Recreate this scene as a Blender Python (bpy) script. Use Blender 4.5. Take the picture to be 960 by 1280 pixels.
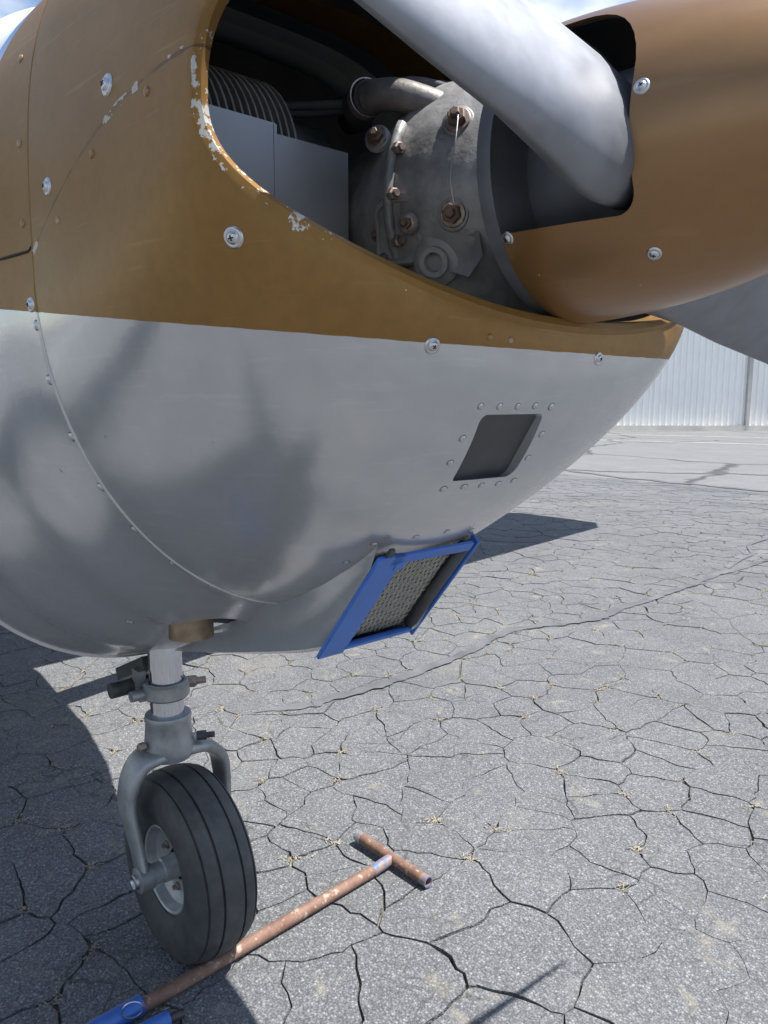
import bpy, bmesh, math, random
from mathutils import Vector, Matrix, noise
R = math.radians
random.seed(7)
for o in list(bpy.data.objects): bpy.data.objects.remove(o)
S = bpy.context.scene
COL = S.collection

# ------------------------------------------------------------------ camera, sky, sun, exposure
# world frame: X = towards the nose, Y = port side, Z = up; the nose wheel stands on the origin
TH = R(42); PITCH = R(8.3)
cd = bpy.data.cameras.new('camera'); cam = bpy.data.objects.new('camera', cd); COL.objects.link(cam)
cam.location = (1.077, -0.546, 0.93)
fw = Vector((-math.cos(TH)*math.cos(PITCH), math.sin(TH)*math.cos(PITCH), -math.sin(PITCH)))
cam.rotation_euler = fw.to_track_quat('-Z', 'Y').to_euler()
cd.sensor_fit = 'VERTICAL'; cd.sensor_height = 36; cd.lens = 27
cd.clip_start = 0.01; cd.clip_end = 2000
S.camera = cam

SUNV = Vector((0.36, 0.29, 1.0)).normalized()      # direction towards the sun
elev = math.asin(SUNV.z); azim = math.atan2(SUNV.x, SUNV.y)
w = bpy.data.worlds.new('World'); S.world = w; w.use_nodes = True
nt = w.node_tree; N = nt.nodes; LK = nt.links
bg = N['Background']; bg.inputs[1].default_value = 0.10
sky = N.new('ShaderNodeTexSky'); sky.sky_type = 'NISHITA'; sky.sun_disc = False
sky.sun_elevation = elev; sky.sun_rotation = azim; sky.altitude = 300; sky.dust_density = .5
tc = N.new('ShaderNodeTexCoord'); mp = N.new('ShaderNodeMapping'); mp.inputs['Scale'].default_value = (1, 1, 2.2)
cn = N.new('ShaderNodeTexNoise'); cn.inputs['Scale'].default_value = 2.6; cn.inputs['Detail'].default_value = 5; cn.inputs['Roughness'].default_value = .58
cr = N.new('ShaderNodeValToRGB'); cr.color_ramp.elements[0].position = .50; cr.color_ramp.elements[1].position = .68
mx = N.new('ShaderNodeMixRGB'); mx.inputs[2].default_value = (6.6, 6.8, 7.2, 1)
LK.new(tc.outputs['Generated'], mp.inputs[0]); LK.new(mp.outputs[0], cn.inputs['Vector']); LK.new(cn.outputs[0], cr.inputs[0])
LK.new(cr.outputs[0], mx.inputs[0]); LK.new(sky.outputs[0], mx.inputs[1]); LK.new(mx.outputs[0], bg.inputs[0])
sd = bpy.data.lights.new('sun', 'SUN'); sun = bpy.data.objects.new('sun', sd); COL.objects.link(sun)
sd.energy = 4.6; sd.angle = R(.53); sd.color = (1, .97, .925)
sun.rotation_euler = SUNV.to_track_quat('Z', 'Y').to_euler(); sun.location = (3, 3, 8)
S.view_settings.view_transform = 'Standard'; S.view_settings.look = 'None'
S.view_settings.exposure = 0.98; S.view_settings.gamma = 1
S.view_settings.use_curve_mapping = False
S.cycles.max_bounces = 6; S.cycles.diffuse_bounces = 3; S.cycles.glossy_bounces = 4
S.cycles.use_adaptive_sampling = True; S.cycles.adaptive_threshold = .02

# ------------------------------------------------------------------ material helpers
class NT:
    def __init__(s, name):
        s.m = bpy.data.materials.new(name); s.m.use_nodes = True
        s.t = s.m.node_tree; s.b = s.t.nodes['Principled BSDF']
    def n(s, typ, **kw):
        k = s.t.nodes.new('ShaderNode' + typ)
        for a, v in kw.items():
            if a in k.inputs: k.inputs[a].default_value = v
            else: setattr(k, a, v)
        return k
    def l(s, a, b): s.t.links.new(a, b)
    def coord(s): return s.n('TexCoord').outputs['Object']
    def geo(s): return s.n('NewGeometry').outputs['Position']
    def noise(s, scale, detail=4, rough=.5, vec=None, dist=0):
        k = s.n('TexNoise'); k.inputs['Scale'].default_value = scale; k.inputs['Detail'].default_value = detail
        k.inputs['Roughness'].default_value = rough; k.inputs['Distortion'].default_value = dist
        s.l(vec if vec is not None else s.geo(), k.inputs['Vector']); return k.outputs[0]
    def ramp(s, fac, stops, interp='LINEAR'):
        k = s.n('ValToRGB'); cr = k.color_ramp; cr.interpolation = interp
        while len(cr.elements) < len(stops): cr.elements.new(.5)
        for e, (p, c) in zip(cr.elements, stops):
            e.position = p; e.color = (*c, 1) if not isinstance(c, (int, float)) else (c, c, c, 1)
        s.l(fac, k.inputs[0]); return k.outputs[0]
    def mix(s, fac, a, b, typ='MIX'):
        k = s.n('MixRGB', blend_type=typ)
        for i, v in ((0, fac), (1, a), (2, b)):
            if isinstance(v, (int, float)): k.inputs[i].default_value = v if i == 0 else (v, v, v, 1)
            elif isinstance(v, tuple): k.inputs[i].default_value = (*v, 1)
            else: s.l(v, k.inputs[i])
        return k.outputs[0]
    def math(s, op, a, b=0, c=0, clamp=False):
        k = s.n('Math', operation=op, use_clamp=clamp)
        for i, v in enumerate((a, b, c)):
            if isinstance(v, (int, float)): k.inputs[i].default_value = v
            else: s.l(v, k.inputs[i])
        return k.outputs[0]
    def sep(s, vec):
        k = s.n('SeparateXYZ'); s.l(vec, k.inputs[0]); return k.outputs
    def bump(s, h, strength=.3, dist=.01, prev=None):
        k = s.n('Bump'); k.inputs['Strength'].default_value = strength; k.inputs['Distance'].default_value = dist
        s.l(h, k.inputs['Height'])
        if prev is not None: s.l(prev, k.inputs['Normal'])
        s.l(k.outputs[0], s.b.inputs['Normal']); return k.outputs[0]
    def set(s, **kw):
        for a, v in kw.items():
            i = s.b.inputs[a.replace('_', ' ')]
            if isinstance(v, (int, float)): i.default_value = v
            elif isinstance(v, tuple): i.default_value = (*v, 1) if len(v) == 3 else v
            else: s.l(v, i)
        return s.m

def simple(name, col, rough=.5, metal=0., var=.15, scale=40, bump=0., dirt=None):
    t = NT(name); n = t.noise(scale, 5, .6)
    c = t.mix(t.ramp(n, [(.3, 0.), (.7, 1.)]), tuple(x*(1-var) for x in col), tuple(min(1, x*(1+var)) for x in col))
    if dirt:
        m = t.ramp(t.noise(scale*.35, 6, .65), [(.48, 0.), (.66, 1.)]); c = t.mix(t.math('MULTIPLY', m, dirt[1]), c, dirt[0])
    t.set(Base_Color=c, Metallic=metal, Roughness=t.math('MULTIPLY_ADD', n, .25, rough-.12))
    if bump: t.bump(n, bump, .004)
    return t.m

def gold_nodes(t, tone=1.0):
    n1 = t.noise(7, 6, .6); n2 = t.noise(90, 3, .6)
    c = t.mix(t.ramp(n1, [(.3, 0.), (.72, 1.)]), (.215*tone, .115*tone, .034*tone), (.255*tone, .142*tone, .044*tone))
    c = t.mix(t.math('MULTIPLY', t.ramp(n2, [(.35, 1.), (.6, 0.)]), .18), c, (.12, .065, .024))
    sv = t.n('Mapping'); sv.inputs['Scale'].default_value = (9, 9, 150); sv.inputs['Rotation'].default_value = (.1, .6, .2); t.l(t.geo(), sv.inputs[0])
    return t.mix(t.math('MULTIPLY', t.ramp(t.noise(1.0, 3, .6, vec=sv.outputs[0]), [(.64, 0.), (.72, 1.)]), .3), c, (.36, .24, .12))

def silver_nodes(t):
    n1 = t.noise(5, 6, .65); n2 = t.noise(24, 4, .6); n3 = t.noise(16, 5, .7, dist=.6)
    c = t.mix(t.ramp(n1, [(.3, 0.), (.7, 1.)]), (.44, .445, .455), (.51, .515, .525))
    c = t.mix(t.math('MULTIPLY', t.ramp(n2, [(.42, 0.), (.75, 1.)]), .16), c, (.70, .70, .70))
    c = t.mix(t.math('MULTIPLY', t.ramp(n3, [(.52, 0.), (.70, 1.)]), .28), c, (.42, .425, .43))
    mv = t.n('Mapping'); mv.inputs['Scale'].default_value = (14, 14, 120); mv.inputs['Rotation'].default_value = (.2, .35, 0); t.l(t.geo(), mv.inputs[0])
    c = t.mix(t.math('MULTIPLY', t.ramp(t.noise(1.0, 4, .7, vec=mv.outputs[0]), [(.56, 0.), (.70, 1.)]), .22), c, (.66, .66, .66))
    speck = t.ramp(t.noise(34, 2, .5), [(.755, 0.), (.775, 1.)])
    return t.mix(t.math('MULTIPLY', speck, .6), c, (.2, .19, .18)), n1, n2

def cowl_mat(name, aft=False):
    """two-tone skin: gold paint above the waterline, brushed silver below; chipped paint by the lip"""
    t = NT(name); P = t.geo(); x, y, z = t.sep(P)
    wob = t.math('MULTIPLY', t.math('SUBTRACT', t.noise(60, 2, .5), .5), .0016)
    line = t.math('ADD', t.math('MULTIPLY_ADD', x, -.11, 1.0457), wob)
    isg = t.math('GREATER_THAN', z, line)
    sc, s1, s2 = silver_nodes(t); gc = gold_nodes(t)
    metal_g, metal_s = .35, .58
    rough_s = t.math('ADD', t.math('MULTIPLY_ADD', s1, .09, .12), t.math('MULTIPLY', s2, .06))
    rough_g = t.math('MULTIPLY_ADD', t.noise(9, 5), .16, .36)
    if not aft:
        at = t.n('Attribute', attribute_name='lip').outputs['Fac']
        cn_ = t.math('ADD', t.math('MULTIPLY', t.noise(105, 5, .7), .9), t.math('MULTIPLY', t.noise(14, 3, .6), .5))
        thr = t.math('MULTIPLY_ADD', at, -.34, t.math('MULTIPLY_ADD', t.math('ABSOLUTE', y), -1.1, 1.41))
        chip = t.math('MULTIPLY', t.math('GREATER_THAN', cn_, thr), isg)
        gc = t.mix(chip, gc, (.50, .49, .46))
        # scratch of the upper and lower bowl joint: a sealed butt line with cracked paint
        ln = t.math('ABSOLUTE', t.math('SUBTRACT', z, t.math('MULTIPLY_ADD', t.math('POWER', t.math('ABSOLUTE', t.math('SUBTRACT', x, .62)), 2.), -1.18, 1.1425)))
        ln = t.math('ADD', ln, t.math('MULTIPLY', t.math('SUBTRACT', t.noise(50, 4), .5), .004))
        onstar = t.math('LESS_THAN', y, 0.)
        ji = t.math('MULTIPLY', t.math('MULTIPLY', t.math('LESS_THAN', ln, .0011), onstar), isg)
        brk = t.ramp(t.noise(45, 4, .6), [(.42, 0.), (.52, 1.)])
        gc = t.mix(t.math('MULTIPLY', ji, t.math('MULTIPLY_ADD', brk, .55, .35)), gc, (.11, .06, .03))
        wide = t.math('MULTIPLY', t.math('MULTIPLY', t.math('LESS_THAN', ln, .0030), onstar), t.math('GREATER_THAN', t.noise(38, 4, .6), .60))
        gc = t.mix(t.math('MULTIPLY', wide, isg), gc, (.42, .38, .32))
    else:
        # grey-white top skin and a polished strip, sky reflection put into its blue tint
        over = t.math('SUBTRACT', z, t.math('MULTIPLY_ADD', x, TOPL[0], TOPL[1]))
        hi = t.math('GREATER_THAN', z, 1.13)
        top = t.math('MULTIPLY', t.math('GREATER_THAN', over, 0.), hi)
        sky_strip = t.math('MULTIPLY', top, t.math('LESS_THAN', over, .075))
        gc = t.mix(top, gc, (.60, .62, .62)); gc = t.mix(sky_strip, gc, (.62, .74, .88)); rough_g = t.math('MULTIPLY_ADD', sky_strip, -.24, rough_g)
        metal_g = t.math('SUBTRACT', t.math('MULTIPLY_ADD', sky_strip, .95, .35), t.math('MULTIPLY', top, .30))
    c = t.mix(isg, sc, gc)
    t.set(Base_Color=c, Roughness=t.mix(isg, rough_s, rough_g), Metallic=t.mix(isg, metal_s, metal_g))
    t.b.inputs['Specular IOR Level'].default_value = .25
    t.bump(t.noise(3.2, 2, .5), .10, .02, t.bump(t.noise(170, 2, .6), .10, .001))
    return t.m

TOPL = (2.6, .587)

# ------------------------------------------------------------------ mesh helpers
def link(name, me, mat, parent=None, smooth=True, autos=None):
    o = bpy.data.objects.new(name, me); COL.objects.link(o)
    if mat is not None and not me.materials: me.materials.append(mat)
    if smooth:
        for p in me.polygons: p.use_smooth = True
        if autos:
            me.set_sharp_from_angle(angle=R(autos))
    o.parent = parent
    return o
def pyd(name, V, F, mat, parent=None, smooth=True, autos=None):
    me = bpy.data.meshes.new(name); me.from_pydata([tuple(v) for v in V], [], F); me.update()
    bm = bmesh.new(); bm.from_mesh(me); bmesh.ops.recalc_face_normals(bm, faces=bm.faces); bm.to_mesh(me); bm.free()
    return link(name, me, mat, parent, smooth, autos)
def empty(name, loc=(0, 0, 0), parent=None):
    o = bpy.data.objects.new(name, None); COL.objects.link(o); o.location = loc; o.parent = parent
    o.empty_display_size = .05; return o
def tag(o, label=None, cat=None, group=None, kind=None):
    for k, v in (('label', label), ('category', cat), ('group', group), ('kind', kind)):
        if v: o[k] = v
    return o
def loft(rings, closed=True, cap0=False, cap1=False, loop=False):
    V = []; F = []; n = len(rings[0])
    for r in rings: V += r
    m = len(rings)
    for i in range(m if loop else m-1):
        a = i*n; b = ((i+1) % m)*n
        for j in range(n if closed else n-1):
            k = (j+1) % n; F.append((a+j, a+k, b+k, b+j))
    if cap0: F.append(tuple(range(n)))
    if cap1: F.append(tuple(range((m-1)*n, m*n)))
    return V, F
def frame(d):
    d = d.normalized(); u = Vector((0, 0, 1)) if abs(d.z) < .9 else Vector((1, 0, 0))
    a = d.cross(u).normalized(); return a, d.cross(a).normalized()
def tube(path, rad, seg=14, cap=True, sy=1.0):
    path = [Vector(p) for p in path]; rings = []
    a = None
    for i, p in enumerate(path):
        d = (path[min(i+1, len(path)-1)] - path[max(i-1, 0)])
        if a is None: a, b = frame(d)
        else:
            d = d.normalized(); a = (a - d*a.dot(d)).normalized(); b = d.cross(a)
        r = rad[i] if isinstance(rad, (list, tuple)) else rad
        rings.append([p + (a*math.cos(t)*r + b*math.sin(t)*r*sy) for t in [2*math.pi*k/seg for k in range(seg)]])
    return loft(rings, True, cap, cap)
def lathe(prof, origin, axis, seg=32, closed=False):
    """profile of (along, radius) turned about axis"""
    origin = Vector(origin); axis = Vector(axis).normalized(); a, b = frame(axis); rings = []
    for (h, r) in prof:
        rings.append([origin + axis*h + (a*math.cos(t) + b*math.sin(t))*r for t in [2*math.pi*k/seg for k in range(seg)]])
    if closed: return loft(rings, True, loop=True)
    return loft(rings, True, True, True)
def boxv(c, s, M=None):
    V = [Vector((sx*s[0]/2, sy*s[1]/2, sz*s[2]/2)) for sx in (-1, 1) for sy in (-1, 1) for sz in (-1, 1)]
    if M is not None: V = [M @ v for v in V]
    V = [v + Vector(c) for v in V]
    return V, [(0, 1, 3, 2), (4, 6, 7, 5), (0, 4, 5, 1), (2, 3, 7, 6), (0, 2, 6, 4), (1, 5, 7, 3)]
def join(*parts):
    V = []; F = []
    for v, f in parts:
        k = len(V); V += v; F += [tuple(i+k for i in q) for q in f]
    return V, F
def bevel(o, wdt, seg=2):
    bm = bmesh.new(); bm.from_mesh(o.data)
    bmesh.ops.bevel(bm, geom=[e for e in bm.edges if len(e.link_faces) == 2 and e.calc_face_angle() > .5], offset=wdt, segments=seg, affect='EDGES', profile=.5)
    for f in bm.faces: f.smooth = True
    bm.to_mesh(o.data); bm.free(); o.data.set_sharp_from_angle(angle=R(40)); return o
def cut(o, cutters):
    for c in cutters:
        m = o.modifiers.new('cut', 'BOOLEAN'); m.operation = 'DIFFERENCE'; m.object = c; m.solver = 'EXACT'
    bpy.context.view_layer.update()
    dg = bpy.context.evaluated_depsgraph_get()
    me = bpy.data.meshes.new_from_object(o.evaluated_get(dg)); o.modifiers.clear()
    old = o.data; nm = old.name; o.data = me; bpy.data.meshes.remove(old); me.name = nm
    for c in cutters:
        cm = c.data; bpy.data.objects.remove(c); bpy.data.meshes.remove(cm)
def lerp(a, b, t): return a + (b-a)*t
def keyed(x, keys):
    if x >= keys[0][0]: return keys[0][1:]
    for (a, b) in zip(keys, keys[1:]):
        if x >= b[0]:
            t = (a[0]-x)/(a[0]-b[0]); t = t*t*(3-2*t)*.5 + t*.5
            return tuple(lerp(p, q, t) for p, q in zip(a[1:], b[1:]))
    return keys[-1][1:]
def rrect(cx, cz, hw, hh, radii, n=6):
    """rounded rectangle outline, radii for (+,+) (-,+) (-,-) (+,-)"""
    P = []
    for (sx, sz, a0), r in zip(((1, 1, 0), (-1, 1, 90), (-1, -1, 180), (1, -1, 270)), radii):
        for k in range(n+1):
            a = R(a0 + 90*k/n); P.append((cx + sx*(hw-r) + r*math.cos(a), cz + sz*(hh-r) + r*math.sin(a)))
    return P

# ------------------------------------------------------------------ materials
M = {}
M['cowl'] = cowl_mat('cowl_skin'); M['cowl_aft'] = cowl_mat('cowl_aft_skin', True)
t = NT('spinner_paint'); gc = gold_nodes(t, 1.0)
gc = t.mix(.55, gc, (.245, .128, .056))
chip = t.ramp(t.math('ADD', t.noise(130, 4, .7), t.math('MULTIPLY', t.noise(11, 2), .25)), [(.86, 0.), (.87, 1.)])
gc = t.mix(chip, gc, (.45, .40, .33))
t.set(Base_Color=gc, Metallic=.4, Roughness=t.math('MULTIPLY_ADD', t.noise(30, 5), .14, .25)); M['spinner'] = t.m
t.b.inputs['Coat Weight'].default_value = .25; t.b.inputs['Coat Roughness'].default_value = .2
t.bump(t.noise(260, 3), .05, .001)
M['blade'] = simple('blade_aluminium', (.225, .235, .26), .54, .7, .16, 26, .06)
M['cast'] = simple('cast_crankcase', (.30, .295, .29), .5, .35, .28, 38, .45, ((.12, .105, .09), .75))
M['castdark'] = simple('stained_fitting', (.17, .155, .14), .5, .4, .3, 50, .3)
M['baffle'] = simple('baffle_sheet', (.48, .48, .48), .5, .45, .08, 14, .03)
M['fin'] = simple('cylinder_fins', (.42, .40, .37), .5, .3, .2, 60)
M['steel'] = simple('bolt_steel', (.30, .24, .21), .45, .8, .35, 300)
M['rust'] = simple('rusty_bolt', (.17, .115, .09), .6, .4, .45, 300)
t = NT('chrome_strut'); t.set(Base_Color=t.ramp(t.noise(12, 3), [(.3, (.50, .52, .56)), (.7, (.58, .60, .63))]), Metallic=1., Roughness=.07); M['chrome'] = t.m
M['screw'] = simple('screw_steel', (.50, .50, .51), .33, 1., .12, 400)
M['rivet'] = simple('rivet_alloy', (.50, .50, .51), .38, .8, .12, 300)
M['rivet_gold'] = simple('rivet_painted', (.24, .13, .05), .4, .3, .25, 300, 0, ((.45, .42, .36), .6))
M['slot'] = simple('screw_slot', (.015, .015, .016), .7, .2, .2, 200)
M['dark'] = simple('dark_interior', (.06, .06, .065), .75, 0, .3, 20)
M['lampdark'] = simple('lamp_recess', (.045, .047, .05), .55, .1, .25, 30)
M['gap'] = simple('panel_gap', (.02, .018, .016), .8, 0, .3, 80)
M['exhaust'] = simple('exhaust_pipe', (.23, .17, .115), .5, .7, .3, 50, .1, ((.10, .07, .05), .7))
M['blue'] = simple('blue_paint', (.032, .125, .43), .42, 0, .12, 60, .05, ((.05, .10, .25), .4))
M['filter'] = simple('filter_foam', (.11, .105, .095), .85, 0, .35, 160, .4)
M['wire'] = simple('filter_wire', (.52, .50, .46), .45, .7, .2, 200)
M['forkpaint'] = simple('fork_paint', (.29, .30, .305), .38, .45, .12, 35, .10, ((.13, .12, .11), .6))
M['grease'] = simple('greasy_link', (.05, .05, .05), .5, .3, .4, 90)
M['rim'] = simple('wheel_rim', (.40, .41, .41), .42, .5, .12, 40, .05, ((.16, .14, .12), .5))
t = NT('tyre_rubber'); n = t.noise(26, 6, .65)
c = t.mix(t.ramp(n, [(.35, 0.), (.7, 1.)]), (.036, .036, .037), (.066, .065, .064))
c = t.mix(t.math('MULTIPLY', t.ramp(t.noise(9, 5, .7), [(.5, 0.), (.72, 1.)]), .55), c, (.12, .11, .10))
t.set(Base_Color=c, Roughness=.66); t.bump(t.noise(300, 3), .12, .001); M['tyre'] = t.m
t = NT('bar_rust'); n = t.noise(38, 6, .7)
c = t.mix(t.ramp(n, [(.35, 0.), (.65, 1.)]), (.15, .078, .052), (.23, .135, .098))
c = t.mix(t.ramp(t.noise(70, 4), [(.58, 0.), (.66, 1.)]), c, (.36, .27, .21))
t.set(Base_Color=c, Roughness=.72, Metallic=.1); t.bump(n, .4, .002); M['barrust'] = t.m
t = NT('bar_worn_blue'); n = t.noise(60, 6, .7)
c = t.mix(t.ramp(n, [(.40, 0.), (.52, 1.)]), (.06, .14, .30), (.27, .17, .13))
t.set(Base_Color=c, Roughness=.5); M['barworn'] = t.m
M['barend'] = simple('bar_end_worn', (.38, .36, .35), .45, .6, .25, 120)

# asphalt
def asphalt(name, far=False):
    t = NT(name); P = t.geo()
    base = t.ramp(t.noise(1.3, 5, .6), [(.3, (.140, .143, .149)), (.7, (.190, .192, .197))])
    agg = t.n('TexVoronoi', feature='F1'); agg.inputs['Scale'].default_value = 250; t.l(P, agg.inputs['Vector'])
    colv = t.sep(agg.outputs['Color'])[0]
    stone = t.ramp(colv, [(.0, .45), (.45, .85), (.78, 1.15), (.93, 1.7), (1., 2.3)])
    edge = t.ramp(agg.outputs['Distance'], [(.25, 1.), (.75, .35)])
    c = t.mix(1., base, t.mix(1., stone, edge, 'MULTIPLY'), 'MULTIPLY')
    c = t.mix(.32, c, base)
    c = t.mix(t.math('MULTIPLY', t.ramp(t.noise(260, 3, .7), [(.52, 0.), (.72, 1.)]), .4), c, (.40, .40, .41))
    st = t.ramp(t.noise(2.7, 6, .65, dist=.5), [(.50, 0.), (.68, 1.)])
    c = t.mix(t.math('MULTIPLY', st, .35), c, (.088, .088, .095))
    dust = t.ramp(t.noise(1.9, 7, .7), [(.54, 0.), (.74, 1.)])
    c = t.mix(t.math('MULTIPLY', dust, .45), c, (.25, .235, .20))
    if not far:
        v2 = t.n('TexVoronoi', feature='DISTANCE_TO_EDGE'); v2.inputs['Scale'].default_value = 7.5
        w2 = t.n('VectorMath', operation='ADD'); s2 = t.n('VectorMath', operation='SCALE'); s2.inputs['Scale'].default_value = .16
        n2 = t.n('TexNoise'); n2.inputs['Scale'].default_value = 7; n2.inputs['Detail'].default_value = 4; t.l(P, n2.inputs['Vector'])
        t.l(n2.outputs['Color'], s2.inputs[0]); t.l(P, w2.inputs[0]); t.l(s2.outputs[0], w2.inputs[1]); t.l(w2.outputs[0], v2.inputs['Vector'])
        hair = t.math('MULTIPLY', t.ramp(v2.outputs['Distance'], [(.008, 1.), (.022, 0.)]), t.ramp(t.noise(3.1, 3, .5), [(.47, 0.), (.58, 1.)]))
        c = t.mix(t.math('MULTIPLY', hair, .65), c, (.05, .048, .045))
        grit = t.math('MULTIPLY', t.ramp(v2.outputs['Distance'], [(.02, 1.), (.10, 0.)]), t.ramp(t.noise(6, 5, .7), [(.55, 0.), (.68, 1.)]))
        c = t.mix(t.math('MULTIPLY', grit, .6), c, (.30, .275, .22))
    if far:
        vd = t.n('TexVoronoi', feature='DISTANCE_TO_EDGE'); vd.inputs['Scale'].default_value = .22
        wv = t.n('VectorMath', operation='ADD'); sc = t.n('VectorMath', operation='SCALE'); sc.inputs['Scale'].default_value = .6
        nn = t.n('TexNoise'); nn.inputs['Scale'].default_value = 1.4; nn.inputs['Detail'].default_value = 5; t.l(P, nn.inputs['Vector'])
        t.l(nn.outputs['Color'], sc.inputs[0]); t.l(P, wv.inputs[0]); t.l(sc.outputs[0], wv.inputs[1]); t.l(wv.outputs[0], vd.inputs['Vector'])
        ck = t.ramp(vd.outputs['Distance'], [(.006, 1.), (.014, 0.)])
        c = t.mix(.30, c, (.25, .247, .24))
        c = t.mix(t.math('MULTIPLY', ck, .8), c, (.045, .045, .048))
    t.set(Base_Color=c, Roughness=.88); t.b.inputs['Specular IOR Level'].default_value = .3
    h = t.math('SUBTRACT', t.noise(120, 4, .65), t.math('MULTIPLY', agg.outputs['Distance'], .8))
    t.bump(h, .55, .004, t.bump(t.noise(14, 4), .3, .01))
    return t.m
M['asphalt'] = asphalt('asphalt_cracked'); M['asphalt_far'] = asphalt('asphalt_apron', True)
t = NT('crack_bed'); c = t.ramp(t.noise(9, 5, .65), [(.36, (.034, .032, .028)), (.54, (.22, .20, .155))])
t.set(Base_Color=c, Roughness=.95); t.bump(t.noise(160, 4), .8, .006); M['bed'] = t.m
M['sand'] = simple('dry_debris', (.30, .265, .20), .9, 0, .5, 260, .5)
M['tar'] = simple('tar_sealant', (.095, .096, .103), .8, 0, .3, 9, .2, ((.15, .152, .158), .95))
M['linepaint'] = simple('worn_line', (.42, .40, .36), .85, 0, .2, 6, 0, ((.19, .19, .19), .9))
M['hangar'] = simple('white_metal_siding', (.90, .88, .84), .5, 0, .03, 1.2)
M['hangar_base'] = simple('hangar_footing', (.62, .57, .50), .8, 0, .12, 2)
M['post'] = simple('hangar_post', (.47, .45, .42), .6, 0, .1, 3)

# ------------------------------------------------------------------ ground
SX0, SX1, SY0, SY1 = -4.6, 1.9, -2.2, 7.6      # the field of cracked blocks
def sheet(name, x0, x1, y0, y1, z, mat, parent=None):
    return pyd(name, [(x0, y0, z), (x1, y0, z), (x1, y1, z), (x0, y1, z)], [(0, 1, 2, 3)], mat, parent, False)
G = 900
gv = [(-G, -G, 0), (G, -G, 0), (G, G, 0), (-G, G, 0), (SX0, SY0, 0), (SX1, SY0, 0), (SX1, SY1, 0), (SX0, SY1, 0)]
ground = pyd('ground', gv, [(0, 1, 5, 4), (1, 2, 6, 5), (2, 3, 7, 6), (3, 0, 4, 7)], M['asphalt_far'], None, False)
tag(ground, kind='structure')
pav = sheet('pavement', SX0-.05, SX1+.05, SY0-.05, SY1+.05, -.009, M['bed']); tag(pav, kind='structure')

def hsh(*a):
    s = math.sin(sum(v*k for v, k in zip(a, (12.9898, 78.233, 37.719))))*43758.5453
    return s - math.floor(s)
CX, CY = .122, .098
nx = int((SX1-SX0)/CX)+2; ny = int((SY1-SY0)/CY)+2
seed = {}
for i in range(-2, nx+2):
    for j in range(-2, ny+2):
        if hsh(i, j, 9.) < .26: continue                      # some blocks swallow a neighbour
        bx = .16*noise.noise(Vector((i*.13, j*.13, 3.3))); by = .16*noise.noise(Vector((i*.13, j*.13, 8.8)))
        sx = SX0+(i+.5+hsh(3., j, 3.)+.62*(hsh(i, j, 1.)-.5))*CX; sy = SY0+(j+.5+.62*(hsh(i, j, 2.)-.5))*CY
        seed[i, j] = (sx+bx, sy+by)
def clip_poly(poly, p, q):
    mxx, myy = (p[0]+q[0])/2, (p[1]+q[1])/2; dx, dy = q[0]-p[0], q[1]-p[1]
    out = []
    for a, b in zip(poly, poly[1:]+poly[:1]):
        fa = (a[0]-mxx)*dx+(a[1]-myy)*dy; fb = (b[0]-mxx)*dx+(b[1]-myy)*dy
        if fa <= 0: out.append(a)
        if (fa < 0) != (fb < 0):
            t_ = fa/(fa-fb); out.append((a[0]+(b[0]-a[0])*t_, a[1]+(b[1]-a[1])*t_))
    return out
def wob(p):
    v = Vector((p[0], p[1], 0))
    a = noise.noise(v*9+Vector((0, 0, 5)))*.020 + noise.noise(v*31+Vector((0, 0, 9)))*.011 + noise.noise(v*85)*.0042
    b = noise.noise(v*9+Vector((7, 3, 1)))*.020 + noise.noise(v*31+Vector((4, 0, 2)))*.011 + noise.noise(v*85+Vector((9, 9, 9)))*.0042
    return (p[0]+a, p[1]+b)
cells = []; joints = []
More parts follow.
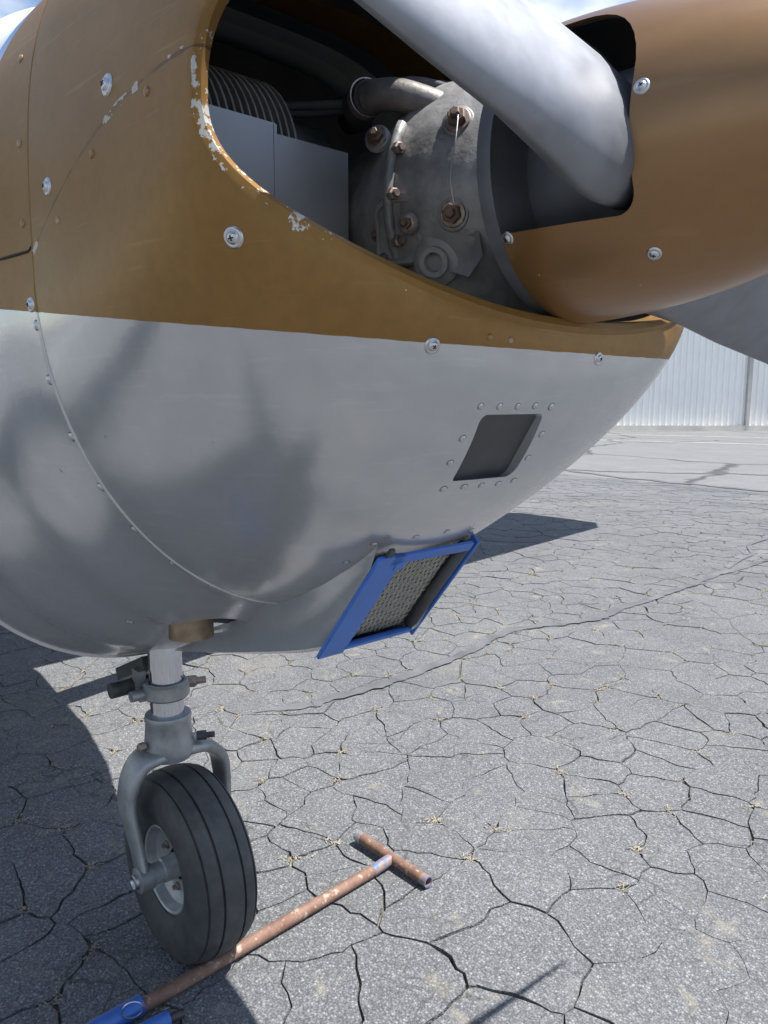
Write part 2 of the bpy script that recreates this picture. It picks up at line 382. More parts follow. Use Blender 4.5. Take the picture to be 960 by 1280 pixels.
for i in range(-2, nx+2):
    for j in range(-2, ny+2):
        if (i, j) not in seed: continue
        p = seed[i, j]
        if not (SX0-.1 < p[0] < SX1+.1 and SY0-.1 < p[1] < SY1+.1): continue
        poly = [(max(SX0, p[0]-.6), max(SY0, p[1]-.6)), (min(SX1, p[0]+.6), max(SY0, p[1]-.6)), (min(SX1, p[0]+.6), min(SY1, p[1]+.6)), (max(SX0, p[0]-.6), min(SY1, p[1]+.6))]
        for di in range(-4, 5):
            for dj in range(-4, 5):
                if (di or dj) and (i+di, j+dj) in seed and poly: poly = clip_poly(poly, p, seed[i+di, j+dj])
        if len(poly) < 3: continue
        joints += [q for q in poly if hsh(round(q[0], 2), round(q[1], 2)) < .24]
        chip = [q for q in poly if hsh(round(q[0], 2), round(q[1], 2)) < .24]
        pts = []
        for a, b in zip(poly, poly[1:]+poly[:1]):
            L = math.hypot(b[0]-a[0], b[1]-a[1])
            if L < 1e-4: continue
            k = max(1, int(L/.022))
            for s in range(k): pts.append((a[0]+(b[0]-a[0])*s/k, a[1]+(b[1]-a[1])*s/k))
        W = [wob(q) for q in pts]; n = len(W); ins = []
        cx = sum(q[0] for q in W)/n; cy = sum(q[1] for q in W)/n
        for k in range(n):
            a, b, c_ = W[k-1], W[k], W[(k+1) % n]
            tx, ty = c_[0]-a[0], c_[1]-a[1]; tl = math.hypot(tx, ty) or 1
            g = noise.noise(Vector((b[0]*2.1, b[1]*2.1, 20)))*.5+.5; g2 = noise.noise(Vector((b[0]*14, b[1]*14, 40)))*.5+.5
            gap = .0004 + .0053*max(0, g-.24)*(.18+2.6*g2*g2)
            for q in chip:
                q = wob(q); dd = math.hypot(q[0]-b[0], q[1]-b[1]); rr_ = .014+.028*hsh(round(q[0], 1), 4.4)
                if dd < rr_: gap = max(gap, .0075*(1-dd/rr_)*(.4+g2))
            ins.append((b[0]-ty/tl*gap, b[1]+tx/tl*gap))
        h = .0035*(hsh(i, j, 5.)-.5); tiltx = .012*(hsh(i, j, 6.)-.5); tilty = .012*(hsh(i, j, 7.)-.5)
        V = [(q[0], q[1], h+tiltx*(q[0]-cx)+tilty*(q[1]-cy)) for q in ins]
        V += [(q[0], q[1], -.024) for q in ins]
        F = [tuple(range(n))] + [(k, n+k, n+(k+1) % n, (k+1) % n) for k in range(n)]
        cells.append((cx, cy, V, F))
# how large a block shows to somebody standing at the aeroplane's nose
fx, fy = -math.cos(TH), math.sin(TH)
def score(c):
    dx, dy = c[0]-1.077, c[1]+.546; f_ = dx*fx+dy*fy; r_ = dx*fy-dy*fx
    behind = (c[0] > -2.6 and -1.5 < c[1]-.35*(-c[0]) < -.35)
    if f_ < .75 or abs(r_) > .53*f_+.1: return 99+abs(f_)
    return math.hypot(dx, dy) + (6 if behind else 0)
cells.sort(key=score)
for cx, cy, V, F in cells[:300]:
    o = pyd('asphalt_block', [(x-cx, y-cy, z) for x, y, z in V], F, M['asphalt'], pav, False); o.location = (cx, cy, 0)
rest = join(*[([Vector(v) for v in c[2]], c[3]) for c in cells[300:]])
o = pyd('asphalt_blocks', rest[0], rest[1], M['asphalt'], pav, False); tag(o, kind='stuff')
# dry grass and grit caught where cracks meet
dv = []; df = []
def shard(x, y, z, l, wd, a, el):
    k = len(dv); d = Vector((math.cos(a)*math.cos(el), math.sin(a)*math.cos(el), math.sin(el))); s_ = Vector((-math.sin(a), math.cos(a), 0))*wd
    p = Vector((x, y, z)); dv.extend([p-s_, p+s_, p+d*l+s_*.4+Vector((0, 0, .001)), p+d*l-s_*.4]); df.append((k, k+1, k+2, k+3))
rg = random.Random(3)
for q in joints:
    if score((q[0], q[1])) > 60: continue
    q = wob(q); near = score((q[0], q[1])) < 4.5; nn = rg.randint(8, 60) if near else 7
    sp = rg.uniform(.005, .014); ang = rg.uniform(0, 6.3); el = rg.uniform(1.2, 3.5)
    for _ in range(nn):
        u, v = rg.gauss(0, sp)*el, rg.gauss(0, sp*.5)
        X = q[0]+u*math.cos(ang)-v*math.sin(ang); Y = q[1]+u*math.sin(ang)+v*math.cos(ang)
        shard(X, Y, rg.uniform(-.007, .0025), rg.choice((.002, .003, .003, .004, .006, .012)), rg.uniform(.0006, .0020), rg.uniform(0, 6.3), rg.uniform(-.05, .25))
deb = pyd('dry_debris', dv, df, M['sand'], None, False); tag(deb, 'pale dry grass and grit caught in the pavement cracks', 'debris', kind='stuff')

def strip(name, pts, wd, z, mat, amp=.02):
    V = []; F = []
    P = [Vector((*p, 0)) for p in pts]; fine = []
    for a, b in zip(P, P[1:]):
        for k in range(40): fine.append(a.lerp(b, k/40))
    fine.append(P[-1])
    for i, p in enumerate(fine):
        d = fine[min(i+1, len(fine)-1)]-fine[max(0, i-1)]; d.normalize(); nrm = Vector((-d.y, d.x, 0))
        off = nrm*noise.noise(p*3)*amp; rag = amp > 0
        en = min(1, i/25, (len(fine)-1-i)/25) if rag else 1
        h1, h2 = [en*wd/2*(1+rag*(.6*noise.noise(p*8+Vector((q_, 0, 0)))+.7*noise.noise(p*31+Vector((q_, 0, 2))))) for q_ in (3, 8)]
        V += [p+off+nrm*h1+Vector((0, 0, z)), p+off-nrm*h2+Vector((0, 0, z))]
        if i: k = 2*i; F.append((k-2, k, k+1, k-1))
    o = pyd(name, V, F, mat, None, False); tag(o, kind='structure'); return o
strip('tar_seal', [(-.66, 7.4), (-.70, 4.1), (-.72, 3.1), (-.68, 2.35), (-.80, 1.85), (-.72, 1.15), (-.73, .8), (-.80, .62)], .042, .0045, M['tar'], .04)
strip('tar_seal', [(-1.35, 7.4), (-1.2, 5.6), (-.74, 3.6)], .045, .0050, M['tar'], .05)
strip('tar_seal', [(-9, 9.2), (-3.8, 7.75), (-2.1, 7.6), (.5, 7.7)], .10, .006, M['tar'], .08)
strip('tar_seal', [(-9, 6.6), (-4.6, 8.3), (-1.2, 10.4), (3, 12.6)], .08, .005, M['tar'], .15)
for k, (a, b) in enumerate([((-14.5, 17.0), (4.5, 22.5)), ((-11.5, 14.6), (6, 19.4))]):
    strip('painted_line', [a, b], .16, .005, M['linepaint'], .0)

# ------------------------------------------------------------------ hangar
hg = empty('hangar', (-10.5, 22.05, 0)); hg.rotation_euler.z = math.atan2(fx*-1, fy*1)*1.0
tag(hg, 'white corrugated metal hangar standing across the apron behind the nose', 'hangar')
# local x runs along the wall, local -y faces the apron
hg.rotation_euler.z = R(90-42)
def hpart(name, vf, mat, sm=False): return pyd(name, vf[0], vf[1], mat, hg, sm)
x0, x1 = -26., 26.; bays = [-26, -19.2, -12.4, -5.6, -.9, 2.05, 8.6, 17.4, 26]
for a, b in zip(bays, bays[1:]):
    V = []; F = []; xx = a; prof = []
    while xx < b-.001:
        for dx, dy in ((0, 0), (.075, 0), (.095, -.06), (.135, -.06), (.155, 0)):
            if xx+dx <= b: prof.append((xx+dx, dy))
        xx += .19
    prof.append((b, 0))
    for (px_, py_) in prof: V += [Vector((px_, py_, .16)), Vector((px_, py_, 5.2))]
    F = [(2*k, 2*k+2, 2*k+3, 2*k+1) for k in range(len(prof)-1)]
    hpart('wall_panel', (V, F), M['hangar'])
    hpart('post', boxv((b, -.06, 2.6), (.10, .15, 5.2)), M['post']) if b < 25 and b != -.9 else None
hpart('footing', boxv((0, .05, .08), (52, .34, .16)), M['hangar_base'])
hpart('side_wall', join(boxv((-25.9, 8, 2.6), (.15, 15.8, 5.2)), boxv((25.9, 8, 2.6), (.15, 15.8, 5.2)), boxv((0, 16, 2.6), (52, .15, 5.2))), M['hangar'])
hpart('roof', ([Vector(v) for v in ((-26.4, -.4, 5.2), (26.4, -.4, 5.2), (26.4, 16.4, 5.2), (-26.4, 16.4, 5.2), (-26.4, 8, 7), (26.4, 8, 7))], [(0, 1, 5, 4), (2, 3, 4, 5), (0, 4, 3), (1, 2, 5), (0, 3, 2, 1)]), M['hangar'])

# ------------------------------------------------------------------ aeroplane
AP = empty('airplane'); tag(AP, 'gold and silver high-wing light airplane seen close at the nose', 'airplane')
XS = .35; ZH = 1.102
KEYS = [  # x, half width, centre z, depth below, height above, exponent below, above
    (.35, .304, 1.03, .338, .34, 1.92, 3.6),
    (.20, .325, 1.02, .400, .35, 1.95, 3.2),
    (.00, .358, 1.01, .462, .44, 2.0, 2.4),
    (-.12, .378, 1.0, .490, .46, 2.05, 2.4),
    (-.30, .415, 1.0, .42, .48, 2.1, 2.6),
    (-.75, .49, 1.02, .44, .52, 2.4, 2.6),
    (-1.3, .54, 1.10, .52, .54, 3.0, 3.0),
    (-2.3, .48, 1.12, .52, .50, 3.0, 3.0),
    (-3.6, .25, 1.18, .33, .25, 2.4, 2.4),
    (-5.2, .07, 1.28, .16, .12, 2.0, 2.0)]
def sec(x, a, off=0.):
    w_, zc, hb, ht, nb, ntp = keyed(x, KEYS)
    c, s = math.cos(a), math.sin(a); n_ = nb if s < 0 else ntp; h = hb if s < 0 else ht
    return Vector((x, math.copysign(abs(c)**(2/n_), c)*(w_+off), zc + math.copysign(abs(s)**(2/n_), s)*(h+off)))
NA = 144
ANG = [2*math.pi*k/NA + .0001 for k in range(NA)]
def lip(a):
    c, s = math.cos(a), math.sin(a)
    n_ = 2.2 if s < 0 else 2.6
    y = .298*math.copysign(abs(c)**(2/n_), c); z = ZH + .012 + (.130 if s < 0 else .150)*math.copysign(abs(s)**(2/n_), s)
    x = .704 - .078*abs(y/.298)**5
    if s > 0: x -= .11*s*s*(1-abs(y/.298)**3)
    return Vector((x, y, z))
def nose_point(a, t_, off=0.):
    p0 = sec(XS, a, off+.0030); p3 = lip(a); d = p3-p0
    p1 = Vector((p0.x+.165-.025*max(0, d.z/.3), p0.y+.13*d.y, p0.z+.13*d.z)); p2 = Vector((p3.x-.006+.014*max(0, d.z/.3), p3.y-.34*d.y, p3.z-.34*d.z))
    u = 1-t_
    return p0*u**3 + p1*(3*u*u*t_) + p2*(3*u*t_*t_) + p3*t_**3
NR = 44
rings = []; lipw = []
for k in range(NR+1):
    t_ = k/NR; t_ = t_*(1.25-.25*t_) if t_ < 1 else 1.
    rings.append([nose_point(a, t_) for a in ANG]); lipw.append(t_)
cL = Vector((0, 0, ZH))
def inset(p, dx, d):
    v = Vector((0, p.y, p.z-ZH)); v = Vector((0, v.y, v.z*1.6)).normalized(); return Vector((p.x+dx, p.y-v.y*d, p.z-v.z*d))
for dx, d in ((.0035, .0045), (.002, .010), (-.008, .0125), (-.022, .012)):
    rings.append([inset(lip(a), dx, d) for a in ANG]); lipw.append(1.)
for k in range(NR-2, -1, -3):          # inner skin back to the seam
    t_ = k/NR
    rr = []
    for a in ANG:
        p = nose_point(a, t_*.97); c_ = Vector((p.x-.012*t_, 0, lerp(1.03, ZH, t_))); v = p-c_; v.x = 0
        rr.append(Vector((p.x-.010*t_, p.y-v.normalized().y*.008, p.z-v.normalized().z*.008)))
    rings.append(rr); lipw.append(0.)
V, F = loft(rings, True, loop=True)
nose = pyd('nose_cowl', V, F, M['cowl'], AP, True)
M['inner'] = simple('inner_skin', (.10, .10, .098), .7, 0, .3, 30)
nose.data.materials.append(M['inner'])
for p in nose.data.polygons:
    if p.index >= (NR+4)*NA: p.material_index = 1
at = nose.data.attributes.new('lip', 'FLOAT', 'POINT')
for i, wv_ in enumerate(lipw):
    for j in range(NA):
        top_w = 1.0
        at.data[i*NA+j].value = max(0., (wv_-.80)/.20)
# lamp opening in the chin
HY, HZ, HW, HH = -.0435, .890, .0405, .0285
pr = []
for y, z in rrect(HY, HZ, HW, HH, (.005, .007, .003, .010), 5):
    u_, v_ = (y-HY)/HW*.5+.5, (z-HZ)/HH*.5+.5
    pr.append((lerp(lerp(-.068, .006, u_), lerp(-.0855, -.0115, u_), v_), z))
ctr = pyd('cutter', *loft([[Vector((.55, y, z)) for y, z in pr], [Vector((.9, y, z)) for y, z in pr]], True, True, True), None)
cut(nose, [ctr]); nose.data.set_sharp_from_angle(angle=R(32))
def chin_x(y, z):
    best = min((nose_point(R(a_), q/60.) for a_ in range(235, 306, 2) for q in range(28, 61)), key=lambda p: (p.y-y)**2+(p.z-z)**2)
    return best.x
cxm, czm = chin_x(-.04, .918), chin_x(-.04, .862)
def chin_lin(z): return lerp(czm, cxm, (z-.862)/.056)
pyd('lamp_cover', *loft([[Vector((chin_lin(HZ+(z-HZ)*k)-.0065, -.04+(y+.04)*k, HZ+(z-HZ)*k)) for y, z in pr] for k in (1.14, .02)], True, False, True), M['lampdark'], AP, False)

# lower cowl behind the seam, ending in the open outlet
XA = -.12
xs = [XS+.002 - (XS+.002-XA)*k/26 for k in range(27)]
rings = [[sec(x, a) for a in ANG] for x in xs]
def inner(x, a, d=.006):
    p = sec(x, a, -d); return p
rings += [[sec(XA, a, .005)+Vector((-.001, 0, 0)) for a in ANG], [sec(XA, a, .006)+Vector((-.028, 0, 0)) for a in ANG], [inner(XA, a)+Vector((-.028, 0, 0)) for a in ANG]]
rings += [[inner(x, a) for a in ANG] for x in (-.05, .1, .25, XS-.01)]
lower = pyd('engine_cowl', *loft(rings, True, loop=True), M['cowl_aft'], AP, True)
EX = Vector((.192, -.083, .66))
ctr = pyd('cutter', *loft([[Vector((EX.x+.064*math.cos(t_)+.012, EX.y+.046*math.sin(t_)+.014, z_)) for t_ in [2*math.pi*k/40 for k in range(40)]] for z_ in (.5, .8)], True, True, True), None)
cut(lower, [ctr]); lower.data.set_sharp_from_angle(angle=R(40))
pyd('exhaust_stub', *lathe([(-.05, .0285), (.10, .0285), (.10, .0262), (-.05, .0262)], (EX.x+.002, EX.y-.004, .677), (-.03, .02, 1), 40, True), M['exhaust'], AP, True, 40)
# cabin and tail
rings = []
for x in (-.10, -.3, -.5, -.75, -1.0, -1.3, -1.8, -2.3, -3.0, -3.6, -4.4, -5.2):
    rings.append([sec(x, a, -.02 if x > -.4 else 0) if x <= -.3 else sec(-.3, a, -.03)+Vector((x+.3, 0, 0)) for a in ANG[::2]])
fus = pyd('fuselage', *loft(rings, True, True, True), M['cowl_aft'], AP, True, 40)
# cabin top with windshield
cab = [[Vector((x, y*w_, z)) for y, z in ((-1, z0), (-.96, lerp(z0, z1, .6)), (-.85, z1), (.85, z1), (.96, lerp(z0, z1, .6)), (1, z0))]
       for x, w_, z0, z1 in ((-.55, .36, 1.35, 1.40), (-1.05, .47, 1.3, 1.74), (-1.9, .47, 1.3, 1.76), (-2.5, .34, 1.35, 1.55), (-3.0, .2, 1.3, 1.42))]
M['glass'] = simple('windshield_tint', (.05, .06, .065), .08, 0, .1, 5)
pyd('cabin', *loft(cab, True, True, True), M['glass'], AP, True, 30)

M['wing'] = simple('wing_white', (.55, .56, .57), .4, .3, .05, 3)
def wing(sgn):
    rings = []
    for y, xle, ch, zz in ((.0, -1.06, 1.28, 1.60), (2.6, -1.15, 1.28, 1.63), (4.85, -1.42, .98, 1.66), (5.02, -1.55, .72, 1.66)):
        up_ = []; lo = []
        for k in range(13):
            u = k/12; th_ = .12*ch*(2.97*math.sqrt(u)-1.26*u-3.52*u*u+2.84*u**3-1.04*u**4)/2*1.0/.5*.5
            up_.append(Vector((xle-u*ch, sgn*y, zz+th_*1.2))); lo.append(Vector((xle-u*ch, sgn*y, zz-th_*.6)))
        rings.append(up_ + lo[::-1][1:-1])
    pyd('wing', *loft(rings, True, True, True), M['wing'], AP, True, 40)
    a, b = Vector((-1.08, sgn*.36, .62)), Vector((-1.24, sgn*2.95, 1.58)); d = (b-a)
    rg_ = []
    for q in (a, b):
        rg_.append([q+Vector((.06*math.cos(t_), 0, .016*math.sin(t_))) for t_ in [2*math.pi*k/16 for k in range(16)]])
    pyd('wing_strut', *loft(rg_, True, True, True), M['wing'], AP, True, 40)
wing(1); wing(-1)
# main gear legs and wheels, tail surfaces
for sg in (1, -1):
    pyd('main_gear_leg', *tube([(-1.75, sg*.3, .62), (-1.75, sg*.62, .46), (-1.75, sg*.98, .2)], .028, 10, True, .6), M['wing'], AP)
    pyd('main_wheel', *lathe([(-.065, .07), (-.06, .15), (-.03, .185), (.03, .185), (.06, .15), (.065, .07)], (-1.75, sg*1.06, .185), (0, 1, 0), 28), M['tyre'], AP, True, 40)
pyd('tailplane', *loft([[Vector((-4.5-.55*0, y, 1.30)), Vector((-4.75, y, 1.33)), Vector((-5.2, y, 1.30)), Vector((-4.75, y, 1.27))] for y in (-1.35, 0, 1.35)], True, True, True), M['wing'], AP, True, 40)
pyd('tail_fin', *loft([[Vector((x0_, 0, z)), Vector((x0_-c_*.4, .03, z)), Vector((x0_-c_, 0, z)), Vector((x0_-c_*.4, -.03, z))] for x0_, c_, z in ((-4.0, 1.2, 1.35), (-4.8, .7, 2.3))], True, True, True), M['wing'], AP, True, 40)

# spinner ---------------------------------------------------------
XB, R0, SL, SP = .703, .110, .262, 1.714
def sprof(u): return R0*math.sqrt(max(0, 1-u**SP))
us = [1-(1-k/60)**1.6 for k in range(61)]
prof = [(u*SL, max(sprof(u), .0012)) for u in us]
inn = [(max(.0, u*SL-.003), max(sprof(u)-.0028, .0006)) for u in us[::-1][1:]]
inn[-1] = (0., R0-.0028)
spin = pyd('spinner', *lathe(prof+inn, (XB, 0, ZH), (1, 0, 0), 160, True), M['spinner'], AP, True)
def sp_cutter(sgn):
    # outline in (x, height) as seen from the side of the blade, rotated with it
    out = rrect(.7520, 1.1175, .0530, .0695, (.060, .001, .001, .014), 9)
    vs = []
    for y in (-.01, -.2):
        vs.append([Vector((x, y, z)) for x, z in out])
    V_, F_ = loft(vs, True, True, True)
    if sgn > 0: V_ = [Vector((v.x, -v.y, 2*ZH-v.z)) for v in V_]
    return pyd('cutter', V_, F_, None)
dark_shell = pyd('spinner_dark_shell', *lathe([(h_, max(r_-.0034, .0004)) for h_, r_ in prof[:-6]]+[(max(0, h_-.001), max(r_-.0048, .0003)) for h_, r_ in prof[:-6][::-1]], (XB-.0002, 0, ZH), (1, 0, 0), 96, True), M['dark'], AP, True)  # dark shell added inside the spinner to blacken its hollow behind the cutouts
cut(dark_shell, [sp_cutter(-1), sp_cutter(1)]); dark_shell.data.set_sharp_from_angle(angle=R(35))
cut(spin, [sp_cutter(-1), sp_cutter(1)]); spin.data.set_sharp_from_angle(angle=R(35))
pyd('spinner_backplate', *lathe([(0, .1035), (.0, .108), (-.004, .1085), (-.012, .1085), (-.012, .03), (.0, .03)], (XB-.001, 0, ZH), (1, 0, 0), 96), M['blade'], AP, True, 35)
0 and pyd('starter_ring', *lathe([(0, .02), (0, .098), (-.018, .104), (-.03, .104), (-.03, .02)], (XB-.016, 0, ZH), (1, 0, 0), 96), M['blade'], AP, True, 35)
pyd('prop_hub', *lathe([(-.02, .0), (-.02, .062), (.0, .066), (.085, .066), (.095, .058), (.095, 0.001)], (XB, 0, ZH), (1, 0, 0), 48), M['blade'], AP, True, 35)
prop = empty('propeller', (.751, 0, ZH), AP)
def blade(sgn, ang):
    # local span axis s, thickness and chord turned by the pitch
    s_ = Vector((0, -math.cos(ang), math.sin(ang)))*sgn
    tang = Vector((0, -math.sin(ang), -math.cos(ang)))*sgn          # towards the leading edge
    st = [(.02, .105, .056, 36), (.055, .140, .060, 34), (.088, .162, .058, 33), (.115, .166, .054, 33), (.14, .160, .048, 34), (.18, .150, .040, 34), (.25, .142, .031, 32), (.36, .122, .019, 30), (.5, .122, .014, 24), (.64, .108, .010, 20), (.71, .088, .007, 18), (.742, .05, .005, 18), (.75, .012, .003, 18)]
    rings_ = []
    for r_, ch, th_, be in st:
        b = R(be); cv = tang*math.cos(b) + Vector((1, 0, 0))*math.sin(b); nv = Vector((1, 0, 0))*math.cos(b) - tang*math.sin(b)
        ring = []
        for k in range(28):
            a_ = 2*math.pi*k/28; cx_ = math.cos(a_)*ch/2; ty_ = math.sin(a_)*th_/2*(1.25 if math.sin(a_) > 0 else .7)*(1-.25*math.cos(a_+math.pi))
            ring.append(s_*r_ + cv*cx_ + nv*ty_)
        rings_.append(ring)
    return pyd('blade', *loft(rings_, True, True, True), M['blade'], prop, True, 50)
BA = R(13)
blade(1, BA); blade(-1, BA)

# engine in the cowl mouth -----------------------------------------
pyd('crankcase', *lathe([(-.34, .088), (-.18, .088), (-.15, .100), (-.12, .113), (-.10, .116), (-.06, .110), (-.03, .100), (-.012, .088), (-.012, .02)], (XB-.02, .02, ZH-.005), (1, 0, 0), 72), M['cast'], AP, True, 40)
bf = pyd('baffle', *boxv((.498, -.111, 1.03), (.0016, .082, .25)), M['baffle'], AP, False)
bf = pyd('baffle', *boxv((.501, -.208, 1.037), (.0016, .112, .25)), M['baffle'], AP, False)
pyd('baffle_edge', *boxv((.5005, -.1525, 1.03), (.004, .003, .262)), M['baffle'], AP, False)
cyl = pyd('cylinder', *tube([(.405, -.06, 1.135), (.405, -.29, 1.135)], .066, 36), M['fin'], AP)
for k in range(22):
    pyd('fin', *lathe([(-.0011, .05), (-.0009, .092), (.0009, .092), (.0011, .05)], (.405, -.125-.0074*k, 1.135), (0, 1, 0), 40, True), M['fin'], cyl, True, 40)
def spline(pts, n=6):
    P_ = [Vector(p) for p in pts]; out = []
    for i in range(len(P_)-1):
        p0, p1, p2, p3 = [P_[max(0, min(len(P_)-1, i+k))] for k in (-1, 0, 1, 2)]
        for q in range(n):
            u = q/n; out.append(.5*((2*p1)+(p2-p0)*u+(2*p0-5*p1+4*p2-p3)*u*u+(3*p1-p0-3*p2+p3)*u**3))
    return out+[P_[-1]]
pyd('breather_elbow', *tube(spline([(.615, -.02, 1.150), (.60, -.045, 1.170), (.575, -.072, 1.183), (.556, -.083, 1.186), (.545, -.086, 1.186)]), .0130, 18), M['castdark'], AP)
pyd('hose', *tube(spline([(.548, -.086, 1.186), (.52, -.075, 1.19), (.48, -.04, 1.20), (.42, .0, 1.22)]), .0145, 14), M['dark'], AP)
pyd('hose_clamp', *lathe([(-.004, .0150), (-.004, .0162), (.004, .0162), (.004, .0150)], (.541, -.0845, 1.187), (.9, -.3, 0), 24, True), M['steel'], AP, True, 40)
fl_ = []
for a_ in [R(150+6*k) for k in range(15)]:
    fl_.append(Vector((XB-.118, .02+.1185*math.cos(a_), ZH-.005+.1185*math.sin(a_))))
pyd('case_flange', *tube(fl_, .0045, 8, True), M['cast'], AP)
for k in (2, 5, 8, 11):
    pyd('flange_nut', *lathe([(0, .0050), (.006, .0050), (.0065, .0034), (.010, .0030)], fl_[k]+Vector((.003, 0, 0)), (1, -.15, 0), 6), M['steel'], AP, False)
pyd('safety_wire', *tube(spline([(.648, -.083, 1.147), (.652, -.090, 1.125), (.650, -.093, 1.10), (.652, -.090, 1.078)]), .0007, 6), M['screw'], AP)
pyd('oil_line', *tube(spline([(.575, -.0945, 1.05), (.585, -.100, 1.035), (.60, -.094, 1.02), (.63, -.08, 1.008), (.66, -.06, 1.0)]), .0045, 10), M['castdark'], AP)
for zz_, yy_ in ((1.205, -.02), (1.212, .02)):
    pyd('ignition_lead', *tube(spline([(.60, yy_+.02, 1.19), (.56, yy_-.03, zz_), (.50, yy_-.06, zz_-.01), (.43, yy_-.13, 1.20), (.41, yy_-.2, 1.225)]), .0038, 10), M['dark'], AP)
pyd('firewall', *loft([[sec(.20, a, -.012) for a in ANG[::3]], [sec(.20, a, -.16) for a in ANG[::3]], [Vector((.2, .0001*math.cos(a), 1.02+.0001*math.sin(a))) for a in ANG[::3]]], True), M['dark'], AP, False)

# nose gear ---------------------------------------------------------
NG = empty('nose_gear', (0, 0, 0), AP)
def gp(name, vf, mat, parent=NG, sm=True, au=40): return pyd(name, vf[0], vf[1], mat, parent, sm, au)
SXx = -.066
gp('strut', tube([(SXx-.006, 0, .62), (SXx, 0, .40)], .0275, 32), M['chrome'])
gp('strut_upper', tube([(SXx-.012, 0, .72), (SXx-.006, 0, .595)], .036, 28), M['forkpaint'])
gp('collar', lathe([(-.013, .0285), (-.014, .034), (-.010, .0375), (.010, .0375), (.014, .034), (.013, .0285)], (SXx-.002, 0, .458), (0, 0, 1), 36, True), M['forkpaint'])
gp('collar_lug', join(tube([(SXx-.01, -.058, .455), (SXx-.01, .058, .455)], .009, 14), boxv((SXx-.034, -.032, .463), (.026, .012, .052)), boxv((SXx-.034, .032, .463), (.026, .012, .052))), M['forkpaint'])
gp('torque_link', join(boxv((SXx-.085, -.02, .475), (.12, .013, .022), Matrix.Rotation(R(-24), 3, 'Y')), boxv((SXx-.085, .02, .475), (.12, .013, .022), Matrix.Rotation(R(-24), 3, 'Y')), tube([(SXx-.05, -.075, .458), (SXx-.05, .05, .458)], .013, 12)), M['grease'])
gp('bolt', lathe([(0, .010), (.012, .010), (.013, .006), (.03, .006)], (SXx+.005, .035, .462), (.35, 1, 0), 6), M['steel'])
gp('fork_crown', lathe([(-.030, .028), (-.034, .036), (-.02, .042), (.0, .039), (.030, .0365), (.036, .0385), (.041, .037), (.042, .027)], (SXx, 0, .375), (0, 0, 1), 40), M['forkpaint'])
gp('bolt', lathe([(0, .008), (.010, .008), (.011, .005)], (SXx+.0, -.043, .37), (.15, -1, 0), 6), M['steel'])
gp('bolt', lathe([(0, .008), (.016, .008), (.017, .005), (.030, .005)], (SXx+.02, .04, .37), (.55, 1, 0), 6), M['grease'])
ZW = .158; WX = -.042; WY = .012
def arm(sg):
    pts = [(SXx+.0, 0, .352), (SXx, sg*.03, .352), (SXx-.004, WY*.5+sg*.058, .342), (SXx-.006, WY+sg*.080, .315), (SXx-.006, WY+sg*.087, .28), (SXx+.002, WY+sg*.084, .24), (WX-.012, WY+sg*.080, .20), (WX, WY+sg*.078, ZW)]
    fine = []
    for i in range(len(pts)-1):
        p0, p1, p2, p3 = [Vector(pts[max(0, min(len(pts)-1, i+k))]) for k in (-1, 0, 1, 2)]
        for q in range(6):
            u = q/6; fine.append(.5*((2*p1)+(p2-p0)*u+(2*p0-5*p1+4*p2-p3)*u*u+(3*p1-p0-3*p2+p3)*u**3))
    fine.append(Vector(pts[-1])); rings_ = []
    for i, p in enumerate(fine):
        d = (fine[min(i+1, len(fine)-1)]-fine[max(i-1, 0)]).normalized(); u = i/(len(fine)-1)
        fwd = Vector((1, 0, 0)); fwd = (fwd-d*fwd.dot(d)).normalized(); th_ = d.cross(fwd).normalized()
        wd = lerp(.037, .0175, min(1, u*1.15)); tk = lerp(.0125, .0080, u)
        rings_.append([p + fwd*wd*math.copysign(abs(math.cos(a))**.7, math.cos(a)) + th_*tk*math.copysign(abs(math.sin(a))**.7, math.sin(a)) for a in [2*math.pi*k/20 for k in range(20)]])
    V_, F_ = loft(rings_, True, True, True)
    boss = lathe([(-.012, .019), (-.013, .021), (.010, .021), (.012, .017), (.012, .012)], (WX, WY+sg*.078, ZW), (0, sg, 0), 28)
    gp('fork_arm', join((V_, F_), boss), M['forkpaint'])
    gp('axle_nut', lathe([(0, .0125), (.005, .0125), (.006, .010), (.003, .008), (.003, .001)], (WX, WY+sg*.090, ZW), (0, sg, 0), 24), M['screw'])
arm(-1); arm(1)
